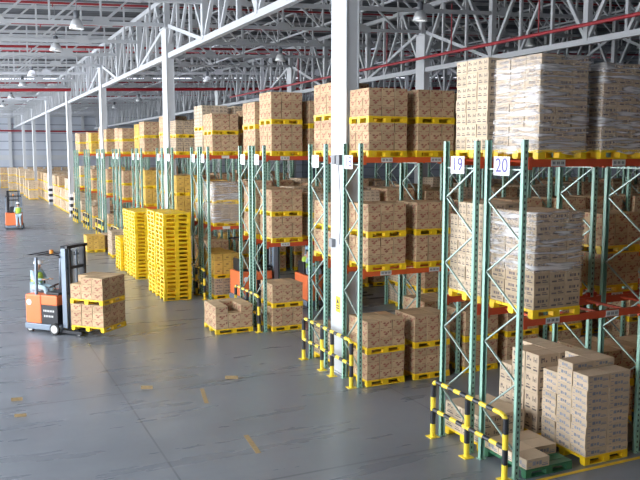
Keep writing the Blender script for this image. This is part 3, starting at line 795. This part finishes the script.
def person(label, loc, rz, J, helmet, vest_arm='shirt'):
    """J: joint dict in local coords, the person faces +x"""
    t = thing('person', label, 'person', loc, rz)
    jn, ed, ix = [], [], {}
    def a(n, p, r): ix[n] = len(jn); jn.append((p, r))
    def e(*ns):
        for p, q in zip(ns, ns[1:]): ed.append((ix[p], ix[q]))
    a('pel', J['pel'], (.13, .15)); a('waist', lerp(J['pel'], J['chest'], .5), (.11, .13)); a('chest', J['chest'], (.12, .16)); a('neck', J['neck'], .055); a('headb', J['head0'], .075); a('head', J['head'], (.095, .085)); a('crown', J['crown'], .07)
    e('pel', 'waist', 'chest', 'neck', 'headb', 'head', 'crown')
    for s in 'LR':
        a('sh'+s, J['sh'+s], .06); a('el'+s, J['el'+s], .042); a('wr'+s, J['wr'+s], .028); h = lerp(J['wr'+s], J['ha'+s], .55); a('pa'+s, h, (.034, .024)); e('chest', 'sh'+s, 'el'+s, 'wr'+s, 'pa'+s)
        a('hi'+s, J['hi'+s], .09); a('kn'+s, J['kn'+s], .06); a('an'+s, J['an'+s], .04); a('toe'+s, J['toe'+s], .035); e('pel', 'hi'+s, 'kn'+s, 'an'+s, 'toe'+s)
    body = skin_mesh('body', jn, ed, 'skin', t)
    # fingers and thumb rooted in the palm
    for s in 'LR':
        w = Vector(J['wr'+s]); h = Vector(J['ha'+s]); d = (h-w).normalized(); side = d.cross(Vector((0, 0, 1))).normalized(); dn = side.cross(d).normalized()*-1
        p0 = w+(h-w)*.5
        hd = MB()
        for k, ln in enumerate((.065, .078, .072, .058)):
            b0 = p0+side*(.027-.018*k)*1.0+d*.02; b1 = b0+d*ln*.55; b2 = b1+(d*.6-dn*-.7).normalized()*ln*.5
            hd.cyl(b0, b1, .0095, .009, 8); hd.cyl(b1, b2, .009, .007, 8)
        sg = 1 if s == 'R' else -1
        b0 = w+(h-w)*.35+side*.025*sg; b1 = b0+(side*sg*.7+d*.6).normalized()*.035; b2 = b1+(d*.9+side*sg*.1).normalized()*.03
        hd.cyl(b0, b1, .011, .010, 8); hd.cyl(b1, b2, .010, .008, 8); hd.build('hand', 'skin', body, smooth=True)
    up = (Vector(J['crown'])-Vector(J['head0'])).normalized(); hc = Vector(J['head']); fw = Vector(J.get('face', (1, 0, 0))); fw = (fw-up*fw.dot(up)).normalized(); sd_ = up.cross(fw)
    B = Matrix((fw, sd_, up)).transposed().to_4x4(); B.translation = hc
    fa = MB()
    fa.quad([B @ Vector(p) for p in ((.125, 0, -.03), (.09, .018, -.035), (.095, 0, .025))]); fa.quad([B @ Vector(p) for p in ((.125, 0, -.03), (.095, 0, .025), (.09, -.018, -.035))]); fa.quad([B @ Vector(p) for p in ((.125, 0, -.03), (.09, -.018, -.035), (.09, .018, -.035))])
    for s in (-1, 1): fa.box(-.015, .02, s*.092-.008, s*.092+.008, -.04, .025, 0, B)
    fa.build('nose_and_ears', 'skin', body)
    ey = MB()
    for s in (-1, 1): ey.box(.088, .100, s*.034-.012, s*.034+.012, .008, .020, 0, B)
    ey.box(.088, .098, -.025, .025, -.068, -.06, 0, B)
    ey.build('eyes_and_mouth', 'hair', body)
    hr = MB().lathe([(.100, -.03), (.106, .0), (.104, .05)], 16); hr.v = [tuple(B @ Vector((v[0]-.012, v[1], v[2]))) for v in hr.v]; hr.f = [f for f in hr.f if sum(((B.inverted() @ Vector(hr.v[i])).x for i in f)) < .12]; hr.m = [0]*len(hr.f); hr.build('hair', 'hair', t, smooth=True)
    hm = MB().lathe([(.150, .035), (.128, .04), (.124, .075), (.10, .125), (.055, .152), (.0, .158)], 20); hm.v = [tuple(B @ Vector(((v[0]*1.1+.0), v[1], v[2]+.01))) for v in hm.v]; hm.build('hard_hat', helmet, t, smooth=True)
    # clothes
    sj = [(J['pel'], (.150, .168)), (lerp(J['pel'], J['chest'], .5), (.132, .152)), (J['chest'], (.14, .178)), (lerp(J['chest'], J['neck'], .75), .075)]; se = [(0, 1), (1, 2), (2, 3)]
    for s in 'LR':
        n = len(sj); sj += [(J['sh'+s], .076), (J['el'+s], .058), (lerp(J['el'+s], J['wr'+s], .9), .042)]; se += [(2, n), (n, n+1), (n+1, n+2)]
    skin_mesh('shirt', sj, se, 'shirt', t)
    skin_mesh('vest', [(lerp(J['pel'], J['chest'], .05), (.175, .195)), (lerp(J['pel'], J['chest'], .5), (.165, .185)), (J['chest'], (.175, .225)), (lerp(J['chest'], J['neck'], .7), (.11, .17))], [(0, 1), (1, 2), (2, 3)], 'vest', t)
    tj = [(J['pel'], (.158, .172))]; te = []
    for s in 'LR':
        n = len(tj); tj += [(J['hi'+s], .108), (J['kn'+s], .078), (lerp(J['kn'+s], J['an'+s], .92), .062)]; te += [(0, n), (n, n+1), (n+1, n+2)]
    skin_mesh('trousers', tj, te, 'shirt', t)
    for s in 'LR': skin_mesh('shoe', [(J['an'+s], .052), (lerp(J['an'+s], J['toe'+s], .5), .05), (J['toe'+s], .045)], [(0, 1), (1, 2)], 'shoe', t, sub=1)
    return t
STAND = dict(pel=(0, 0, .95), chest=(.0, 0, 1.32), neck=(.0, 0, 1.50), head0=(.02, 0, 1.56), head=(.03, 0, 1.64), crown=(.02, 0, 1.73),
    shL=(0, .19, 1.43), shR=(0, -.19, 1.43), elL=(.02, .25, 1.15), elR=(.02, -.25, 1.15), wrL=(.22, .18, 1.05), wrR=(.24, -.20, 1.06), haL=(.34, .15, 1.06), haR=(.36, -.18, 1.07),
    hiL=(0, .10, .88), hiR=(0, -.10, .88), knL=(.02, .11, .50), knR=(.01, -.11, .50), anL=(-.02, .12, .09), anR=(-.02, -.12, .09), toeL=(.14, .13, .045), toeR=(.14, -.13, .045))
SIT = dict(pel=(0, 0, .12), chest=(.03, 0, .48), neck=(.06, 0, .66), head0=(.08, 0, .71), head=(.10, 0, .79), crown=(.09, 0, .885),
    shL=(.03, .19, .59), shR=(.03, -.19, .59), elL=(.14, .24, .34), elR=(.16, -.24, .34), wrL=(.38, .16, .36), wrR=(.40, -.14, .38), haL=(.50, .13, .37), haR=(.52, -.10, .39),
    hiL=(.05, .10, .12), hiR=(.05, -.10, .12), knL=(.46, .12, .12), knR=(.46, -.12, .12), anL=(.50, .12, -.32), anR=(.50, -.12, -.32), toeL=(.64, .12, -.36), toeR=(.64, -.12, -.36))
SEATZ = .78

# ------------------------------------------------------------------ reach trucks (forward = +x, the seen side = -y)
def reach_truck():
    t = thing('reach_truck', '', 'forklift')
    MB().box(-.60, .72, -.58, .58, .10, .28).build('chassis', 'truck_grey', t, bevel=.02)
    for s in (-1, 1): MB().box(.72, 1.45, s*.46-.06, s*.46+.06, .05, .14).build('support_leg', 'truck_black', t, bevel=.01)
    MB().box(-.57, .02, -.57, .57, .28, 1.16).build('rear_body', 'truck_orange', t, bevel=.04)
    MB().box(.02, .62, -.55, .55, .28, .86).build('battery_case', 'truck_black', t, bevel=.01)
    w = t.children[-1]; g = MB()
    for k in range(7): g.box(.10+k*.06, .135+k*.06, -.555, -.551, .66, .72)
    for k in range(6): g.box(.12+k*.06, .155+k*.06, -.555, -.551, .50, .56)
    g.build('lettering', 'label', w)
    MB().box(.02, .62, -.56, .56, .86, 1.16).build('hood', 'truck_orange', t, bevel=.03)
    MB().box(.12, .60, -.45, .45, 1.16, 1.24).build('dashboard', 'truck_black', t, bevel=.02)
    MB().cyl((.27, -.16, 1.24), (.20, -.16, 1.38), .02).cyl((.20, -.16, 1.38), (.19, -.16, 1.40), .15, seg=18).build('steering_wheel', 'truck_black', t)
    MB().cyl((.28, .1, 1.24), (.26, .1, 1.38), .012, seg=6).cyl((.28, .2, 1.24), (.26, .2, 1.38), .012, seg=6).build('control_lever', 'truck_black', t)
    MB().box(-.50, -.12, -.27, .27, 1.16, 1.2).box(-.57, -.49, -.25, .25, 1.2, 1.62).build('seat', 'truck_black', t, bevel=.03)
    MB().cyl((-.42, -.578, .92), (-.42, -.572, .92), .09, seg=18).build('round_emblem', 'plate', t)
    for x in (-.16,): 
        for s in (-1, 1): MB().bar((x, s*.53, 1.16), (x+.04, s*.53, 2.28), .08, .06).build('guard_post', 'truck_grey', t)
    for s in (-1, 1): MB().bar((-.62, s*.5, 2.30), (.72, s*.5, 2.33), .06, .06).build('guard_rail_bar', 'truck_black', t)
    for k in range(5): MB().bar((-.60+k*.30, -.5, 2.31), (-.60+k*.30, .5, 2.31), .045, .03).build('guard_roof_bar', 'truck_black', t)
    MB().cyl((0, 0, 2.34), (0, 0, 2.46), .06).build('beacon', 'amber', t)
    for s in (-1, 1):
        MB().box(.74, .90, s*.40-.06, s*.40+.06, .2, 2.66).build('mast_rail', 'truck_grey' if s < 0 else 'truck_black', t)
        MB().box(.90, .98, s*.33-.04, s*.33+.04, .25, 2.62).build('inner_mast_rail', 'truck_black', t)
    MB().box(.74, .98, -.46, .46, 2.58, 2.66).box(.78, .94, -.40, .40, 1.95, 2.03).box(.78, .94, -.40, .40, 1.2, 1.28).build('mast_crossbar', 'truck_black', t)
    MB().cyl((.84, -.12, .3), (.84, -.12, 2.5), .035).cyl((.84, .12, .3), (.84, .12, 2.5), .035).build('lift_cylinder', 'truck_grey', t)
    MB().cyl((.80, -.02, .3), (.80, -.02, 2.5), .012, seg=6).cyl((.80, .02, .3), (.80, .02, 2.5), .012, seg=6).build('lift_chain', 'cable', t)
    MB().box(.98, 1.03, -.42, .42, .22, .72).build('fork_carriage', 'truck_black', t)
    for s in (-1, 1): MB().box(1.03, 1.07, s*.24-.05, s*.24+.05, .225, .80).box(1.07, 2.18, s*.24-.05, s*.24+.05, .235, .27).build('fork', 'truck_black', t)
    for x, y, r in ((.55, -.60, .17), (.55, .60, .17), (-.45, -.50, .13), (-.45, .50, .13), (1.35, -.46, .07), (1.35, .46, .07)):
        o = MB().cyl((x, y-.04, r), (x, y+.04, r), r, seg=22).build('wheel', 'rubber', t)
        MB().cyl((x, y-.046, r), (x, y+.046, r), r*.72, seg=22).build('wheel_hub', 'wheel', o)
    return t
truck = reach_truck(); truck.location = (TRX, TRY, 0); truck.rotation_euler = (0, 0, TRA)
tag(truck, 'orange reach truck on the open floor at left carrying two loaded yellow pallets', 'forklift', 'orange reach trucks')
t4 = copy_tree(truck); t4.location = (11.2, 24.5, 0); t4.rotation_euler = (0, 0, 0); t4['label'] = 'reach truck carrying the driver in blue hard hat, mostly hidden behind rack seventeen'
t2 = copy_tree(truck); t2.location = (3.25, 58.6, 0); t2.rotation_euler = (0, 0, R(86)); t2['label'] = 'small distant orange reach truck at the left edge with standing operator'
t3 = copy_tree(truck); t3.location = (9.35, 26.15, 0); t3.rotation_euler = (0, 0, R(4)); t3['label'] = 'orange reach truck in the aisle behind racks fifteen and sixteen, half hidden'
p = Vector((TRX, TRY, 0))+fd*-.50-sd*.14
person('person in white hard hat and yellow-green vest seated driving the reach truck', (p.x, p.y, 1.20), TRA, SIT, 'helmet')
person('person seen from behind in yellow-green vest standing on the distant truck', (3.50, 57.9, .12), R(95), STAND, 'helmet')
person('person in yellow-green vest and blue hard hat behind rack seventeen, partly hidden', (10.8, 24.38, 1.2), 0, SIT, 'bluehelmet')
